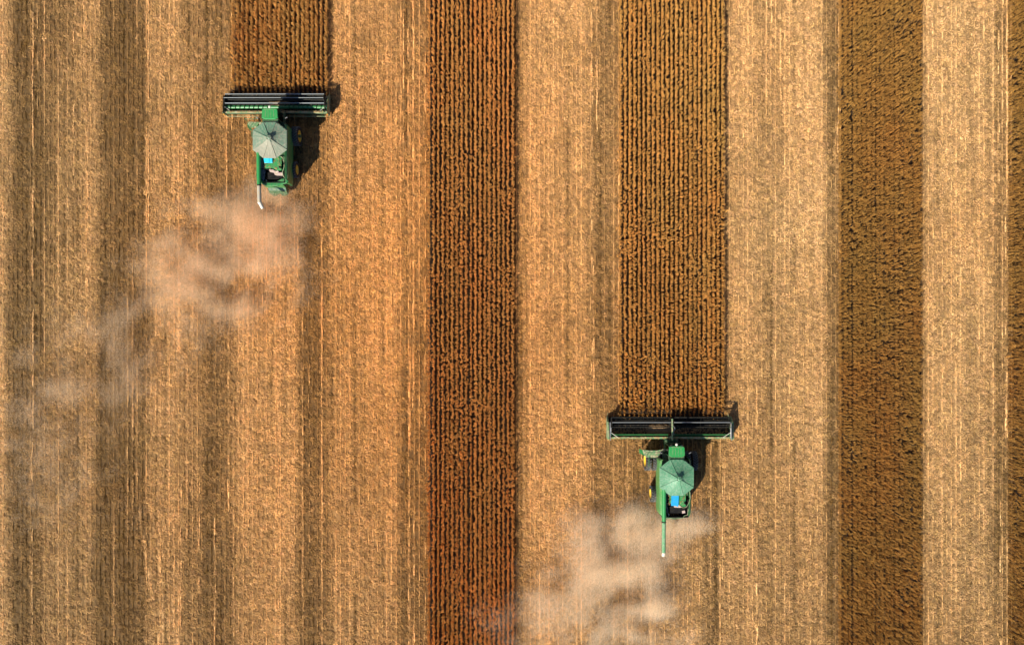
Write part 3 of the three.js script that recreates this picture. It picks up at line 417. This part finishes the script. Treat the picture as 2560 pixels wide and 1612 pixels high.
  part('cutter_bar', [box(hx, .13, -5.6, 2 * hw - .1, .05, .12), ...guards], M.black, h);
  const cr = rng(grey ? 71 : 72), bits = (name, n, x0, x1, z0, z1, y) => { const s = new Soup(); for (let i = 0; i < n; i++) { const x = lerp(x0, x1, cr()), z = lerp(z0, z1, cr()), a = cr() * 3.14, L = .04 + .1 * cr(), w = .012 + .012 * cr(), h = y + .02 + .03 * cr(), q = .7 + .5 * cr(), C = Math.cos(a), D = Math.sin(a); s.quad([x - C * L - D * w, h, z - D * L + C * w], [x - C * L + D * w, h, z - D * L - C * w], [x + C * L + D * w, h + .03, z + D * L - C * w], [x + C * L - D * w, h + .03, z + D * L + C * w], [q, q, q]); } const o = new THREE.Mesh(s.geometry(), chaffMat); o.name = name; o.userData.kind = 'stuff'; o.castShadow = o.receiveShadow = true; return o; };
  h.add(bits('chaff', 900, hx - hw + .2, hx + hw - .2, -4.75, -3.8, grey ? .36 : .56)); h.add(bits('chaff', 160, hx - hw + .2, hx + hw - .2, -3.76, -3.6, grey ? 1.21 : 1.39)); c.add(bits('chaff', 45, -.75, 1, 1.6, 2.9, 3.33)); bay.add(bits('chaff', 70, -1.1, 1.2, 2.9, 4.1, 2.72));
  return c;
}
const COMBINES = [
  makeCombine('grey', [-24.85, 0, -18.7], 'upper left green combine harvester with dusty grey-white octagonal tank cover and bent spout'),
  makeCombine('green', [16.9, 0, 15.9], 'lower right green combine harvester with clean pale green tank cover and double front tyres'),
];
// cut plants riding in towards the feeder of each header
for (const [i, [cx, cz, w, d, y, label]] of [[-24.9, -18.7 - 4.5, 1.5, .45, .75, 'brown mound of cut plants in the header centre of the upper left combine'], [15.75, 15.9 - 4.45, 1.5, .6, .55, 'brown mound of cut plants left of centre in the lower right header']].entries()) {
  const g = new THREE.IcosahedronGeometry(1, 5), p = g.attributes.position;
  for (let k = 0; k < p.count; k++) { const x = p.getX(k), yy = p.getY(k), z = p.getZ(k), n = 1 + .35 * (fbm(x * 5 + i * 9 + yy * 3, z * 5 + yy * 4, 301, 3) - .5) + .18 * (hash(Math.round(x * 60), Math.round(z * 60) + Math.round(yy * 60) * 7, 5) - .5); p.setXYZ(k, x * w * n, yy * .26 * n, z * d * n); }
  g.computeVertexNormals();
  const o = new THREE.Mesh(squared(g), paint(60 + i, [.2, .12, .055], .5, .95, { coat: 0, over: [.36, .22, .1], fine: .4 })); o.name = named('cut_plants'); o.castShadow = o.receiveShadow = true; o.position.set(cx, y, cz); tag(o, label, 'crop pile'); scene.add(o);
}
// ---------------------------------------------------------------- dust: millions of tiny grains hanging in the air behind each combine
{
  const dustMat = new THREE.MeshPhysicalMaterial({ vertexColors: true, roughness: 1, specularIntensity: 0, side: THREE.DoubleSide, transmission: .5, thickness: 0 });
  const puffs = [];
  for (let k = 0; k < 6; k++) {
    const r = rng(7000 + k), s = new Soup(), G = () => (r() + r() + r() + r() - 2) * .5;
    for (let i = 0; i < 320; i++) {
      const c = [G() * 2.3, G() * .7, G() * 1.1], L = .008 + .006 * r(), a = r() * 6.283, b = Math.acos(2 * r() - 1), n = [Math.sin(b) * Math.cos(a), Math.cos(b), Math.sin(b) * Math.sin(a)], u = V3(...n).cross(V3(.3, .5, .8)).normalize(), v = V3(...n).cross(u), t = .85 + .3 * r();
      s.tri([c[0] + u.x * L, c[1] + u.y * L, c[2] + u.z * L], [c[0] - u.x * L * .6 + v.x * L, c[1] - u.y * L * .6 + v.y * L, c[2] - u.z * L * .6 + v.z * L], [c[0] - u.x * L * .6 - v.x * L, c[1] - u.y * L * .6 - v.y * L, c[2] - u.z * L * .6 - v.z * L], [t, t, t]);
    }
    puffs.push(s.geometry());
  }
  // blobs: photo pixel x, y, half widths, turn, weight, mean height
  const PLUMES = [
    { label: 'pinkish dust cloud drifting down left behind the upper left combine', tint: [.98, .75, .5], n: 3900, seed: 1, blobs: [[690, 485, 50, 28, 0, 1.1, .8], [640, 520, 60, 35, .2, .8, 1.2], [690, 540, 75, 60, 0, .75, 1.4], [600, 570, 110, 60, .2, .9, 1.8], [650, 620, 90, 60, 0, .55, 1.6], [500, 540, 100, 45, -.2, .5, 2], [560, 680, 150, 70, .1, .9, 2.2], [620, 740, 80, 45, 0, .8, 2], [440, 660, 90, 90, .2, .4, 2.4], [450, 760, 110, 60, .3, .5, 2.4], [310, 800, 90, 40, -.2, .35, 2.8], [300, 900, 130, 80, .1, .22, 3], [150, 930, 150, 90, .2, .26, 3.2], [80, 1060, 120, 90, 0, .22, 3.4], [120, 1240, 120, 90, .1, .16, 3.6]] },
    { label: 'beige dust cloud spreading down left behind the lower right combine', tint: [1, .84, .62], n: 3700, seed: 2, blobs: [[1690, 1305, 50, 25, 0, 1.1, .8], [1620, 1345, 60, 40, .3, .7, 1.4], [1640, 1305, 85, 40, 0, .7, 1.2], [1560, 1320, 95, 40, .1, .95, 1.6], [1490, 1325, 50, 30, 0, .7, 1.8], [1510, 1400, 80, 45, .5, 1.1, 2.2], [1600, 1410, 70, 35, 0, .8, 1.8], [1480, 1450, 50, 45, 0, 1.1, 2.4], [1620, 1450, 50, 30, 0, .7, 2], [1590, 1540, 75, 26, -.2, 1.2, 2.2], [1640, 1530, 40, 30, 0, .6, 2], [1400, 1500, 90, 60, .5, .5, 2.8], [1540, 1490, 90, 40, 0, .45, 2.4], [1330, 1570, 100, 45, 0, .3, 3.2], [1560, 1600, 130, 30, 0, .5, 2.6], [1740, 1320, 40, 25, 0, .35, 1]] },
  ];
  const m4 = new THREE.Matrix4(), q = new THREE.Quaternion(), e = new THREE.Euler(), p = new THREE.Vector3(), sc = new THREE.Vector3(), col = new THREE.Color();
  for (const pl of PLUMES) {
    const r = rng(31 + pl.seed), root = new THREE.Group(), lists = puffs.map(() => []), total = pl.blobs.reduce((s, b) => s + b[2] * b[3] * b[5], 0), G = () => r() + r() + r() + r() - 2;
    root.name = named('dust_cloud'); tag(root, pl.label, 'dust cloud', 'stuff'); scene.add(root);
    for (const b of pl.blobs) {
      const want = pl.n * b[2] * b[3] * b[5] / total;
      for (let i = 0, tries = 0; i < want && tries < want * 12; tries++) {
        const gx = G() * b[2] * 1.15, gy = G() * b[3] * 1.15, ca = Math.cos(b[4]), sa = Math.sin(b[4]), px = b[0] + gx * ca - gy * sa, py = b[1] + gx * sa + gy * ca;
        const wx = px / 55 + 2.6 * (fbm(px / 120, py / 120, 401 + pl.seed) - .5), wy = py / 40 + 2.6 * (fbm(px / 120, py / 120, 431 + pl.seed) - .5), f = fbm(wx, wy, 461 + pl.seed, 4);
        if (r() > smooth(.34, .63, f)) continue;
        const h = .25 + b[6] * Math.max(0, .5 + .45 * (r() + r() - 1) + .5 * (f - .5));
        lists[Math.floor(r() * 6)].push([PX(px, h), h, PZ(py, h)]); i++;
      }
    }
    lists.forEach((list, k) => {
      const im = new THREE.InstancedMesh(puffs[k], dustMat, list.length); im.name = 'dust'; im.userData.kind = 'stuff'; im.castShadow = im.receiveShadow = true;
      list.forEach((d, i) => { e.set(0, .75 + 1.1 * (r() + r() - 1) + 1.5 * (noise(d[0] * .25, d[2] * .25, 91) - .5), 0); q.setFromEuler(e); const s = .6 + .7 * r(); im.setMatrixAt(i, m4.compose(p.set(...d), q, sc.set(s, Math.min(s, d[1]), s))); const t = .92 + .16 * r(); im.setColorAt(i, col.setRGB(pl.tint[0] * t, pl.tint[1] * t, pl.tint[2] * t)); });
      root.add(im);
    });
  }
}
renderer.render(scene, camera);
